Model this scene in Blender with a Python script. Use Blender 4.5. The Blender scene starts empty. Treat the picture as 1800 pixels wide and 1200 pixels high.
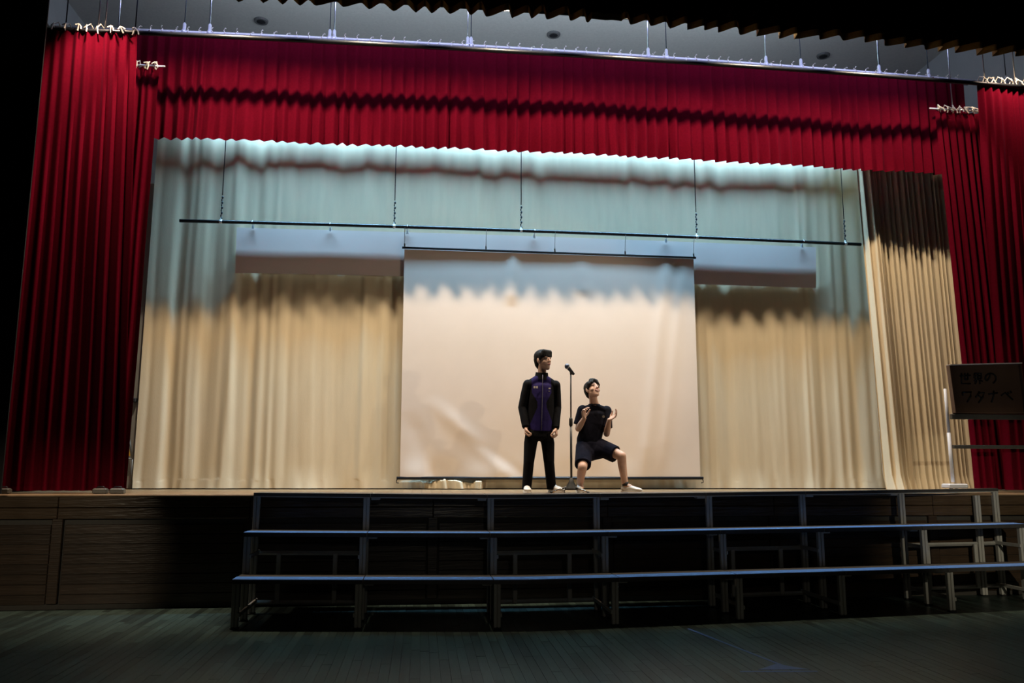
import bpy, bmesh, math, random
from mathutils import Vector, Matrix
random.seed(7)
SC = bpy.context.scene
COL = SC.collection
# ------------------------------------------------------------------ camera
F = 1418.0; PIT = math.radians(8.79); YAW = math.radians(6.36); ROL = math.radians(0.16); HC = 1.51
fw = Vector((math.sin(YAW)*math.cos(PIT), math.cos(YAW)*math.cos(PIT), math.sin(PIT)))
r0 = Vector((math.cos(YAW), -math.sin(YAW), 0)); u0 = r0.cross(fw)
rt = math.cos(ROL)*r0 + math.sin(ROL)*u0; up = -math.sin(ROL)*r0 + math.cos(ROL)*u0
cd = bpy.data.cameras.new('camera'); cam = bpy.data.objects.new('camera', cd); COL.objects.link(cam)
cd.sensor_width = 36; cd.lens = F/1800*36; cd.clip_end = 200
M3 = Matrix((rt, up, -fw)).transposed()
cam.matrix_world = Matrix.Translation((0, 0, HC)) @ M3.to_4x4()
SC.camera = cam
def at(u, v, D):                      # the point of the plane Y = D seen at pixel (u, v) of the 1800x1200 photo
    d = fw*F + rt*(u-900) + up*(600-v)
    return Vector((0, 0, HC)) + d*(D/d.y)
# ------------------------------------------------------------------ world, exposure, lights
w = bpy.data.worlds.new('world'); SC.world = w; w.use_nodes = True
w.node_tree.nodes['Background'].inputs[0].default_value = (0.55, 0.8, 1, 1)
w.node_tree.nodes['Background'].inputs[1].default_value = 0.0012
SC.view_settings.view_transform = 'Standard'; SC.view_settings.look = 'None'
SC.view_settings.exposure = 0; SC.view_settings.gamma = 1; SC.view_settings.use_curve_mapping = False
def aim(o, d):
    o.rotation_euler = Vector(d).to_track_quat('-Z', 'Y').to_euler()
def spot(name, loc, d, power, col, ang, blend, rad):
    l = bpy.data.lights.new(name, 'SPOT'); l.energy = power; l.color = col; l.spot_size = math.radians(ang)
    l.spot_blend = blend; l.shadow_soft_size = rad
    o = bpy.data.objects.new(name, l); COL.objects.link(o); o.location = loc; aim(o, d); return o
def strip(name, loc, d, power, col, sx, sy, spread=180):
    l = bpy.data.lights.new(name, 'AREA'); l.shape = 'RECTANGLE'; l.size = sx; l.size_y = sy; l.energy = power; l.color = col
    l.spread = math.radians(spread)
    o = bpy.data.objects.new(name, l); COL.objects.link(o); o.location = loc
    z = -Vector(d).normalized(); x = Vector((1, 0, 0)); y = z.cross(x).normalized()
    o.matrix_world = Matrix.Translation(loc) @ Matrix((x, y, z)).transposed().to_4x4(); return o
WARM = (1.0, 0.80, 0.57)
# first border row behind the front valance: warm lamps under an added cut-off flap, and a blue row
for i in range(6):
    spot('border_lamp', (-2.5 + 1.72*i, 9.17, 7.20), (0, 0.75, -1.0), (650, 555, 510, 510, 545, 500)[i], WARM, 106, 0.3, 0.068)
strip('border_blue', (1.7, 9.31, 7.30), (0, 1, -0.12), 75, (0.50, 0.54, 1.0), 10.5, 0.05)
for x in (-3.9, 7.85):  # extra spots added to brighten the tops of the house tabs
    spot('tab_fill', (x, 9.18, 7.2), (0, 0.33, -0.8), 500 if x < 0 else 170, (1.0, 0.74, 0.56), 78, 0.9, 0.05)
# second border row behind the red valance: cool tubes shining down and up
strip('border_cool', (1.5, 10.8, 7.05), (0, 0.55, -1.0), 900, (0.33, 0.67, 1.0), 9.0, 0.125, 104)
strip('border_upward', (1.5, 10.72, 7.36), (0, 0.1, 1.0), 130, (0.66, 0.86, 1.0), 9.0, 0.06)
# spots in the dark hall: one from the right gallery on the boys, one on the right riser end, one on the left stage face
spot('hall_spot', (8.65, 3.9, 3.5), (-7.1, 6.6, -0.55), 520, (1.0, 0.84, 0.62), 30, 0.5, 0.06)
spot('hall_spot', (5.0, 1.0, 3.2), (1.95, 8.0, -2.55), 800, (1.0, 0.90, 0.68), 24, 0.9, 0.05)
spot('hall_spot', (5.6, 1.0, 3.0), (1.62, 8.45, -0.45), 130, (1.0, 0.88, 0.7), 11, 1.0, 0.05)  # extra spot added to bring out the cardboard sign
spot('hall_spot', (0.5, -3.5, 2.9), (1.6, 12.3, -1.3), 60, (1.0, 0.9, 0.72), 40, 0.7, 0.08)
spot('hall_spot', (-4.6, 1.2, 3.0), (0.6, 8.1, -2.45), 470, (1.0, 0.85, 0.62), 19, 0.8, 0.05)

# ------------------------------------------------------------------ materials
def mat(name, col, rough=0.6, metal=0.0, noise=0.0, nscale=20.0, bump=0.0, bscale=60.0, sheen=0.0, spec=0.5, emit=None, stretch=None, coat=0.0, island=0.0, tint=None):
    m = bpy.data.materials.new(name); m.use_nodes = True; nt = m.node_tree; N = nt.nodes; L = nt.links
    b = N['Principled BSDF']
    b.inputs['Roughness'].default_value = rough; b.inputs['Metallic'].default_value = metal
    b.inputs['Base Color'].default_value = (*col, 1); b.inputs['Specular IOR Level'].default_value = spec
    b.inputs['Sheen Weight'].default_value = sheen; b.inputs['Coat Weight'].default_value = coat
    if tint: b.inputs['Sheen Tint'].default_value = (*tint, 1); b.inputs['Sheen Roughness'].default_value = .4
    if emit:
        b.inputs['Emission Color'].default_value = (*emit[0], 1); b.inputs['Emission Strength'].default_value = emit[1]
    tc = N.new('ShaderNodeTexCoord'); mp = N.new('ShaderNodeMapping'); L.new(tc.outputs['Object'], mp.inputs[0])
    if stretch: mp.inputs['Scale'].default_value = stretch
    if noise > 0 or island > 0:
        n = N.new('ShaderNodeTexNoise'); n.inputs['Scale'].default_value = nscale; n.inputs['Detail'].default_value = 6
        L.new(mp.outputs[0], n.inputs['Vector'])
        mr = N.new('ShaderNodeMapRange'); mr.inputs['From Min'].default_value = 0.25; mr.inputs['From Max'].default_value = 0.75
        mr.inputs['To Min'].default_value = 1-noise; mr.inputs['To Max'].default_value = 1+noise
        L.new(n.outputs['Fac'], mr.inputs['Value'])
        fac = mr.outputs[0]
        if island > 0:
            oi = N.new('ShaderNodeObjectInfo'); ge = N.new('ShaderNodeNewGeometry')
            ad = N.new('ShaderNodeMath'); ad.operation = 'ADD'
            L.new(oi.outputs['Random'], ad.inputs[0]); L.new(ge.outputs['Random Per Island'], ad.inputs[1])
            fr = N.new('ShaderNodeMath'); fr.operation = 'FRACT'; L.new(ad.outputs[0], fr.inputs[0])
            m2 = N.new('ShaderNodeMapRange'); m2.inputs['To Min'].default_value = 1-island; m2.inputs['To Max'].default_value = 1+island
            L.new(fr.outputs[0], m2.inputs['Value'])
            mu = N.new('ShaderNodeMath'); mu.operation = 'MULTIPLY'; L.new(fac, mu.inputs[0]); L.new(m2.outputs[0], mu.inputs[1]); fac = mu.outputs[0]
        vm = N.new('ShaderNodeVectorMath'); vm.operation = 'SCALE'; vm.inputs[0].default_value = col
        L.new(fac, vm.inputs['Scale']); L.new(vm.outputs[0], b.inputs['Base Color'])
    if bump > 0:
        n2 = N.new('ShaderNodeTexNoise'); n2.inputs['Scale'].default_value = bscale; n2.inputs['Detail'].default_value = 4
        L.new(mp.outputs[0], n2.inputs['Vector'])
        bp = N.new('ShaderNodeBump'); bp.inputs['Strength'].default_value = bump; bp.inputs['Distance'].default_value = 0.01
        L.new(n2.outputs['Fac'], bp.inputs['Height']); L.new(bp.outputs[0], b.inputs['Normal'])
    return m
MT = dict(
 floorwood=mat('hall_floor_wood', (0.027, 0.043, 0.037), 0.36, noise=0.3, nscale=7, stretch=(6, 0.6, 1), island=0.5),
 joint=mat('floor_joint', (0.04, 0.035, 0.028), 0.6, noise=0.2),
 tape=mat('blue_tape', (0.09, 0.16, 0.42), 0.4, noise=0.1),
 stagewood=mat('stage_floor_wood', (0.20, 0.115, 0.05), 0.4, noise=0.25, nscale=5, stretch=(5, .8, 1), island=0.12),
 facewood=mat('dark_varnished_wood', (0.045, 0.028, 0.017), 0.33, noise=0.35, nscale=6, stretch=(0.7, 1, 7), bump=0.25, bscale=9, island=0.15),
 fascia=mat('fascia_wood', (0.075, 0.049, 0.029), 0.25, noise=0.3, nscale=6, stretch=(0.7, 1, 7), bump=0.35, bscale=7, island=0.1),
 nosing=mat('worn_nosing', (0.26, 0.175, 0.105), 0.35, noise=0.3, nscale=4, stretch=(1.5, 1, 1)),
 backwood=mat('back_wall_wood', (0.24, 0.135, 0.055), 0.5, noise=0.3, nscale=4, stretch=(6, 1, .6), island=0.15),
 black=mat('dark_paint', (0.006, 0.005, 0.006), 0.8, noise=0.2),
 plaster=mat('grey_plaster', (0.42, 0.42, 0.40), 0.85, noise=0.06, nscale=3, bump=0.15, bscale=120),
 ceil=mat('ceiling_board', (0.52, 0.49, 0.44), 0.9, noise=0.07, nscale=30, bump=0.2, bscale=150),
 vent=mat('grey_fitting', (0.12, 0.115, 0.11), 0.6, noise=0.1),
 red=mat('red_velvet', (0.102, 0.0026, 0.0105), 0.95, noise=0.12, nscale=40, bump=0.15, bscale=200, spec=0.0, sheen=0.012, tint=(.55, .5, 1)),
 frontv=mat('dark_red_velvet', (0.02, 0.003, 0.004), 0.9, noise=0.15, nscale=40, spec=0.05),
 gold=mat('gold_fringe', (0.42, 0.24, 0.05), 0.7, noise=0.35, nscale=60, stretch=(6, 6, 0.5), bump=0.4, bscale=160),
 cream=mat('cream_curtain', (0.70, 0.585, 0.40), 0.62, noise=0.04, nscale=4, bump=0.12, bscale=60, sheen=0.15, spec=0.35, stretch=(3, 3, .5)),
 screen=mat('screen_cloth', (0.82, 0.71, 0.62), 0.75, noise=0.02, nscale=3, bump=0.05, bscale=150),
 banner=mat('banner_cloth', (0.86, 0.73, 0.68), 0.85, noise=0.02, nscale=3),
 pipeblack=mat('black_pipe', (0.012, 0.014, 0.018), 0.4, noise=0.1, metal=0.2),
 pipewhite=mat('white_pipe', (0.75, 0.76, 0.78), 0.3, metal=0.3, noise=0.05),
 steel=mat('bright_steel', (0.72, 0.73, 0.75), 0.28, metal=0.9, noise=0.06),
 wire=mat('dark_wire', (0.03, 0.035, 0.04), 0.5, metal=0.5, noise=0.1),
 tie=mat('cotton_tie', (0.80, 0.74, 0.60), 0.8, noise=0.1),
 alu=mat('dull_aluminium', (0.42, 0.41, 0.375), 0.5, metal=0.1, noise=0.12, nscale=12, stretch=(1, 1, .2)),
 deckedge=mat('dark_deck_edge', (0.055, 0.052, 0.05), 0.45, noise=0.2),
 decklit=mat('blue_lit_deck', (0.05, 0.19, 0.58), 0.5, noise=0.1, nscale=60, sheen=0.2),
 rubber=mat('black_rubber', (0.015, 0.015, 0.015), 0.6, noise=0.2),
 chrome=mat('chrome', (0.8, 0.8, 0.8), 0.12, metal=1.0, noise=0.03),
 micbody=mat('mic_body', (0.02, 0.022, 0.026), 0.35, noise=0.1),
 micgrille=mat('mic_grille', (0.12, 0.15, 0.22), 0.35, metal=0.6, noise=0.3, nscale=300),
 skin=mat('skin', (0.64, 0.40, 0.30), 0.5, noise=0.06, nscale=12, bump=0.05, bscale=200, spec=0.35),
 lips=mat('lips', (0.42, 0.13, 0.12), 0.45, noise=0.05),
 teeth=mat('teeth', (0.75, 0.7, 0.62), 0.3, noise=0.03),
 eyew=mat('eye_white', (0.7, 0.68, 0.64), 0.25, noise=0.03),
 hair=mat('black_hair', (0.009, 0.008, 0.008), 0.55, noise=0.4, nscale=30, stretch=(4, 4, .6), bump=0.5, bscale=70, spec=0.2),
 jblue=mat('blue_jersey', (0.018, 0.010, 0.09), 0.8, spec=0.2, noise=0.15, nscale=12, bump=0.3, bscale=18),
 jblack=mat('black_jersey', (0.005, 0.005, 0.007), 0.85, spec=0.15, noise=0.2, nscale=12, bump=0.3, bscale=18),
 tee=mat('navy_tee', (0.005, 0.005, 0.011), 0.9, spec=0.15, noise=0.2, nscale=12, bump=0.3, bscale=20),
 shorts=mat('navy_shorts', (0.005, 0.005, 0.014), 0.9, spec=0.15, noise=0.2, nscale=12, bump=0.3, bscale=20),
 trousers=mat('black_trousers', (0.004, 0.004, 0.005), 0.9, spec=0.12, noise=0.2, nscale=12, bump=0.3, bscale=20),
 shoe=mat('white_shoe', (0.72, 0.70, 0.66), 0.5, noise=0.08, nscale=30),
 sole=mat('shoe_sole', (0.80, 0.78, 0.74), 0.6, noise=0.05),
 sock=mat('dark_sock', (0.02, 0.02, 0.022), 0.85, noise=0.1),
 mark=mat('pale_print', (0.75, 0.68, 0.60), 0.6, noise=0.1),
 markdim=mat('dim_print', (0.25, 0.22, 0.18), 0.6, noise=0.1),
 zip=mat('zip', (0.09, 0.085, 0.13), 0.5, metal=0.2, noise=0.1),
 board=mat('brown_cardboard', (0.115, 0.062, 0.038), 0.7, noise=0.15, nscale=5, bump=0.1, bscale=12),
 boardrim=mat('white_paper_edge', (0.72, 0.71, 0.76), 0.6, noise=0.05),
 ink=mat('black_marker', (0.006, 0.006, 0.006), 0.5, noise=0.1),
 standgrey=mat('grey_stand', (0.13, 0.125, 0.11), 0.4, metal=0.3, noise=0.1),
 standwhite=mat('white_stand', (0.72, 0.72, 0.78), 0.4, noise=0.05),
 yellow=mat('yellow_panel', (0.75, 0.42, 0.04), 0.5, noise=0.05),
)
# ------------------------------------------------------------------ mesh helpers
class MB:
    def __init__(s): s.v = []; s.f = []; s.mi = []; s.cur = 0
    def add(s, vs, fs):
        b = len(s.v); s.v += [Vector(p) for p in vs]
        for f in fs: s.f.append([b+i for i in f]); s.mi.append(s.cur)
        return s
    def box(s, c, d, rot=None):
        c = Vector(c); h = Vector(d)/2; vs = []
        for x in (-1, 1):
            for y in (-1, 1):
                for z in (-1, 1):
                    p = Vector((x*h.x, y*h.y, z*h.z)); vs.append(c + (rot @ p if rot else p))
        return s.add(vs, [(0,1,3,2),(4,6,7,5),(0,4,5,1),(2,3,7,6),(0,2,6,4),(1,5,7,3)])
    def bbox(s, c, d, b=0.006, rot=None):           # bevelled box: long edges chamfered
        c = Vector(c); hx, hy, hz = Vector(d)/2; vs = []; fs = []
        for k, (z, i) in enumerate(((-hz, b), (-hz+b, 0), (hz-b, 0), (hz, b))):
            for (x, y) in ((-hx+b, -hy), (hx-b, -hy), (hx, -hy+b), (hx, hy-b), (hx-b, hy), (-hx+b, hy), (-hx, hy-b), (-hx, -hy+b)):
                p = Vector((x - math.copysign(i, x), y - math.copysign(i, y), z)); vs.append(c + (rot @ p if rot else p))
        for k in range(3):
            for j in range(8): a = k*8+j; n = k*8+(j+1) % 8; fs.append((a, n, n+8, a+8))
        fs.append(tuple(range(7, -1, -1))); fs.append(tuple(range(24, 32)))
        return s.add(vs, fs)
    def tube(s, pts, r, n=8, cap=True):
        pts = [Vector(p) for p in pts]; rs = r if isinstance(r, (list, tuple)) else [r]*len(pts)
        vs = []; fs = []; ref = None
        for i, p in enumerate(pts):
            t = (pts[min(i+1, len(pts)-1)] - pts[max(i-1, 0)]).normalized()
            if ref is None: ref = Vector((1, 0, 0)) if abs(t.x) < .9 else Vector((0, 0, 1))
            a = (ref - t*ref.dot(t)).normalized(); b = t.cross(a); ref = a
            for k in range(n):
                q = 2*math.pi*k/n; vs.append(p + (a*math.cos(q) + b*math.sin(q))*rs[i])
        for i in range(len(pts)-1):
            for k in range(n): fs.append((i*n+k, i*n+(k+1) % n, (i+1)*n+(k+1) % n, (i+1)*n+k))
        if cap: fs.append(tuple(range(n-1, -1, -1))); m = (len(pts)-1)*n; fs.append(tuple(range(m, m+n)))
        return s.add(vs, fs)
    def ell(s, c, r, rot=None, nu=12, nv=8):
        c = Vector(c); vs = []; fs = []
        for j in range(nv+1):
            th = math.pi*j/nv
            for i in range(nu):
                ph = 2*math.pi*i/nu
                p = Vector((r[0]*math.sin(th)*math.cos(ph), r[1]*math.sin(th)*math.sin(ph), r[2]*math.cos(th)))
                vs.append(c + (rot @ p if rot else p))
        for j in range(nv):
            for i in range(nu): fs.append((j*nu+i, (j+1)*nu+i, (j+1)*nu+(i+1) % nu, j*nu+(i+1) % nu))
        return s.add(vs, fs)
    def grid(s, fn, nu, nv):
        vs = [fn(i/nu, j/nv) for j in range(nv+1) for i in range(nu+1)]
        fs = [(j*(nu+1)+i, j*(nu+1)+i+1, (j+1)*(nu+1)+i+1, (j+1)*(nu+1)+i) for j in range(nv) for i in range(nu)]
        return s.add(vs, fs)
    def mesh(s, name, mats, off=Vector((0, 0, 0)), smooth=False):
        me = bpy.data.meshes.new(name); me.from_pydata([tuple(p - off) for p in s.v], [], s.f)
        for m in (mats if isinstance(mats, (list, tuple)) else [mats]): me.materials.append(m)
        for i, p in enumerate(me.polygons): p.material_index = s.mi[i]; p.use_smooth = smooth
        me.update(); return me
    def build(s, name, mats, parent=None, smooth=False, loc=None):
        off = base_of(parent) if parent else (Vector(loc) if loc is not None else Vector((0, 0, 0)))
        o = bpy.data.objects.new(name, s.mesh(name, mats, off, smooth)); COL.objects.link(o)
        if parent: o.parent = parent
        else: o.location = off
        return o
def base_of(o):
    while o.parent: o = o.parent
    return Vector(o.location)
def link(name, me, parent=None):
    o = bpy.data.objects.new(name, me); COL.objects.link(o); o.parent = parent; return o
def thing(name, label, cat, loc, group=None):
    o = bpy.data.objects.new(name, None); COL.objects.link(o); o.location = loc; o.empty_display_size = .1
    o['label'] = label; o['category'] = cat
    if group: o['group'] = group
    return o
def tag(o, label, cat, group=None):
    o['label'] = label; o['category'] = cat
    if group: o['group'] = group
    return o
def struct(o): o['kind'] = 'structure'; return o

# ------------------------------------------------------------------ the room
DL = 9.3; SZ = 1.2                                # stage lip depth, stage height
fl = struct(MB().box((1.5, 2.5, -0.06), (34, 21, 0.08)).build('floor', MT['joint']))
PW, PL = 0.075, 0.92
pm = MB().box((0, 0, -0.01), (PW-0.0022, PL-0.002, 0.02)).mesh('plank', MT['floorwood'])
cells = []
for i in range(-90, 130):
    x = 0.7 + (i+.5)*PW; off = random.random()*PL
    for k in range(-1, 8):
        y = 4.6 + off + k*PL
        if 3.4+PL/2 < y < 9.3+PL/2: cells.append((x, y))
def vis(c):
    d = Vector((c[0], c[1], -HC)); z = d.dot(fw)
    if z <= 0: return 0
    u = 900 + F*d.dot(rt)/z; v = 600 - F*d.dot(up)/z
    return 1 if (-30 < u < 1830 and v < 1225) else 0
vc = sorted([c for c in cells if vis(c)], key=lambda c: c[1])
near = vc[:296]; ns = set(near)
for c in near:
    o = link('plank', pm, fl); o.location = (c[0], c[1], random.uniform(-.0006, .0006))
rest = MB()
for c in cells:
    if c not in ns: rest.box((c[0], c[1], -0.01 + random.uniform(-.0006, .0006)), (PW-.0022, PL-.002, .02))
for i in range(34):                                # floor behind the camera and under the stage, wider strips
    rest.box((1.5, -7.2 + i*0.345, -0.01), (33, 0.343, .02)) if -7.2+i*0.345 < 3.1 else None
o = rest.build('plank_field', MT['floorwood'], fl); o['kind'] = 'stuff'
def tape(p, q, wd):
    p, q = Vector(p), Vector(q); d = (q-p).normalized(); n = Vector((-d.y, d.x, 0))*wd/2
    return MB().add([p-n, q-n, q+n, p+n, p-n+Vector((0,0,.001)), q-n+Vector((0,0,.001)), q+n+Vector((0,0,.001)), p+n+Vector((0,0,.001))],
                    [(3,2,1,0),(4,5,6,7),(0,1,5,4),(1,2,6,5),(2,3,7,6),(3,0,4,7)])
Z = .0008
tape((2.54, 7.70, Z), (2.80, 6.25, Z), .03).build('court_line', MT['tape'], fl)
tape((2.40, 6.10, Z), (2.98, 6.05, Z), .03).build('court_line', MT['tape'], fl)
MB().add([(2.56, 6.14, Z), (2.95, 6.11, Z), (2.77, 6.30, Z), (2.56, 6.14, Z+.001), (2.95, 6.11, Z+.001), (2.77, 6.30, Z+.001)],
         [(2,1,0),(3,4,5),(0,1,4,3),(1,2,5,4),(2,0,3,5)]).build('court_mark', MT['tape'], fl)

# stage platform: core, boards on the face, nosing, floor planks
st = struct(MB().box((1.7, DL+2.7, .57), (20, 5.3, 1.14)).build('stage_platform', MT['joint']))
fx0 = -8.3
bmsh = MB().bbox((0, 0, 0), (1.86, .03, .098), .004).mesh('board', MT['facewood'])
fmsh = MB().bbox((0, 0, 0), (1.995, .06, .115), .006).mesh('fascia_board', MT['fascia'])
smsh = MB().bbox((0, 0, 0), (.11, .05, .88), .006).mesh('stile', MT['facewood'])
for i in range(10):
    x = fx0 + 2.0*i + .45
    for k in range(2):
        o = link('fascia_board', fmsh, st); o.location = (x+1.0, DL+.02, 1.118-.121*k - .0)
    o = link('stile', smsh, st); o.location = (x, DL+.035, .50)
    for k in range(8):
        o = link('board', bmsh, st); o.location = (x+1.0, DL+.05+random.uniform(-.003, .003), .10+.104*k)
n_ = MB()
prof = [(-.03, 0), (-.036, .012), (-.03, .022), (-.02, .026), (.10, .026), (.10, 0)]
vs = [(x, DL+.0+a, SZ-.026+b) for x in (-8.2, 11.6) for a, b in prof]
n_.add(vs, [(i, (i+1) % 6, 6+(i+1) % 6, 6+i) for i in range(6)] + [tuple(range(5, -1, -1)), tuple(range(6, 12))])
n_.build('nosing', MT['nosing'], st)
sp = MB().box((0, 0, 0), (.118, 4.2, .05)).mesh('stage_plank', MT['stagewood'])
for i in range(110):
    o = link('stage_plank', sp, st); o.location = (-4.6+.12*i, DL+.10+2.1, SZ-.026)
MB().box((1.5, 13.4, .6), (16, .2, 1.18)).build('stage_plank_bed', MT['stagewood'], st)

# stage walls, proscenium, ceiling
bw = struct(MB().box((1.7, 13.72, 4.6), (15.4, .2, 9.4)).build('wall_back', MT['plaster']))
wm = MB().bbox((0, 0, 0), (.148, .03, 1.5), .004).mesh('wainscot_board', MT['backwood'])
for i in range(100):
    o = link('wainscot_board', wm, bw); o.location = (-5.7+.15*i, 13.605, SZ+.75)
struct(MB().box((-5.95, 11.5, 4.6), (.2, 4.3, 9.2)).build('wall_left', MT['plaster']))
struct(MB().box((9.35, 11.5, 4.6), (.2, 4.3, 9.2)).build('wall_right', MT['plaster']))
struct(MB().box((1.7, 11.5, 9.05), (15.5, 4.6, .2)).build('ceiling', MT['ceil']))
pr = MB()
pr.box((-9.51, 9.13, 4.9), (10.3, .02, 7.38)); pr.box((13.7, 9.13, 4.9), (10.3, .02, 7.38)); pr.box((1.7, 9.13, 9.6), (12.35, .02, 2.1))
struct(pr.build('wall_proscenium', MT['black']))
for u_, v_, which in ((459, 36, 'left'), (973, 60, 'middle'), (1447, 97, 'right')):
    d = at(u_, v_, 10) - Vector((0, 0, HC)); p = Vector((0, 0, HC)) + d*((8.95-HC)/d.z)
    t = thing('ceiling_vent', 'small round dark vent in the stage ceiling, %s one of the three' % which, 'vent', p, 'ceiling vents')
    MB().tube([p, p-Vector((0, 0, .03))], [.12, .11], 18).build('rim', MT['vent'], t)
    MB().tube([p-Vector((0, 0, .03)), p-Vector((0, 0, .045))], [.075, .03], 14).build('cone', MT['black'], t)

# ------------------------------------------------------------------ curtains
hd = thing('lamp_cutoff', 'unseen dark flap added to cut lamp light above the front valance hem', 'light', (1.7, 9.28, 7.2))  # unseen flap added to keep lamp light off the valance top
MB().bbox((1.7, 9.24, 7.396), (11.6, .012, .60), .004).build('back_flap', MT['pipeblack'], hd)
for x in (-3.5, -.5, 1.7, 4, 7): MB().tube([(x, 9.24, 7.70), (x, 9.24, 8.97)], .008, 6).build('hanger_rod', MT['wire'], hd, True)
MB().bbox((1.7, 9.19, 7.71), (11.6, .11, .012), .004).build('top_flap', MT['pipeblack'], hd)
def pleats(x0, x1, per, jit, seed):
    rnd = random.Random(seed); xs = [x0]; 
    while xs[-1] < x1: xs.append(xs[-1] + per*(1 + rnd.uniform(-jit, jit)))
    am = [rnd.uniform(.65, 1.25) for _ in xs]; sk = [rnd.uniform(.55, .82) for _ in xs]
    return xs, am, sk
def pleat_f(P, x, sharp):
    import bisect
    xs, am, sk = P; i = max(0, min(len(xs)-2, bisect.bisect_right(xs, x)-1))
    t = (x - xs[i])/(xs[i+1]-xs[i]); s = sk[i]
    saw = t/s if t < s else (1-t)/(1-s)
    saw = saw*saw*(3-2*saw)*(1-sharp) + saw*sharp
    return (saw-.5)*am[i]
def hsh(x, seed=0.0):                              # smooth 1-D noise
    i = math.floor(x); f = x-i; f = f*f*(3-2*f)
    r = lambda k: (math.sin(k*127.1+seed*311.7)*43758.5453) % 1.0
    return r(i)*(1-f)+r(i+1)*f - .5
# -- main red valance
def valance_pt(P, x0, x1, z0, z1, D, a0, a1, sharp=.5, zf=None, sway=.0, dirn=1):
    def fn(u, v):
        x = x0+(x1-x0)*u; amp = a0+(a1-a0)*(v**2.2)
        zb = z0 + (zf(x) if zf else 0)
        z = z1+(zb-z1)*v
        y = D - dirn*pleat_f(P, x, sharp)*amp + hsh(x*2.1, 3)*.05*v + .012*hsh(x*9+v*3, 9)*v
        return (x + sway*hsh(x*3.3, 5)*v, y, z + .012*hsh(x*6.5, 2)*v)
    return fn
VX0, VX1, VD = -3.80, 7.60, 10.06
bow = lambda x: -.0022*(x-1.6)**2 + .035           # the pipe sags up in the middle of its long run
P = pleats(VX0, VX1, .146, .16, 3)
va = thing('main_valance', 'wide red velvet valance with deep pleats hanging across the stage opening', 'valance', (1.7, VD, 5.58))
MB().grid(valance_pt(P, VX0, VX1, 5.555, 7.0, VD, .046, .075, .35, lambda x: .03+.8*bow(x), .04), 1000, 14).build('cloth', MT['red'], va, True)
tm = MB(); tm.tube([(0, 0, -.05), (.004, -.03, 0), (0, .0, .045), (0, .03, 0), (-.004, 0, -.05)], .0055, 6)
tm.tube([(0, -.02, .04), (.022, -.03, .062), (.03, -.03, .05)], .004, 5)
tieA = tm.mesh('tie', MT['tie'])
for i in range(74):
    x = VX0+.1+.1535*i
    o = link('tie', tieA, va); o.location = Vector((x, VD, 7.03+bow(x))) - Vector(va.location); o.rotation_euler = (random.uniform(-.3, .3), random.uniform(-.5, .5), random.uniform(-.7, .7))
# -- curtain batten carrying the valance, with hangers
ba = thing('curtain_batten', 'long white pipe batten above the red valance', 'batten', (1.7, VD, 7.05))
pts = [(x, VD, 7.03+bow(x)) for x in [-4.8+.43*i for i in range(31)]]
MB().tube(pts, .022, 10).build('pipe', MT['pipewhite'], ba, True)
def hanger(u, kind, root, x=None, D=VD, z0=7.03, top=8.93):
    X = at(u, 80, D).x if x is None else x; zz = z0 + (bow(X) if D == VD else 0)
    h = MB().tube([(X, D, zz+.03), (X, D, top)], .0065, 6).build('hanger_rod', MT['steel'] if kind else MT['wire'], root, True)
    m = MB().tube([(X, D, zz-.035), (X, D, zz-.03), (X, D, zz+.03), (X, D, zz+.04), (X, D, zz+.11), (X, D, zz+.13)], [.012, .03, .03, .022, .022, .01], 10)
    m.tube([(X-.03, D, zz), (X+.03, D, zz)], .027, 10)
    m.build('pipe_clamp', MT['pipewhite'], h, True)
for u_ in (322, 579, 828, 1171, 1406, 1628, 1763): hanger(u_, 0, ba)
for u_ in (367, 587, 822, 1139, 1345, 1542): hanger(u_, 1, ba)
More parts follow.
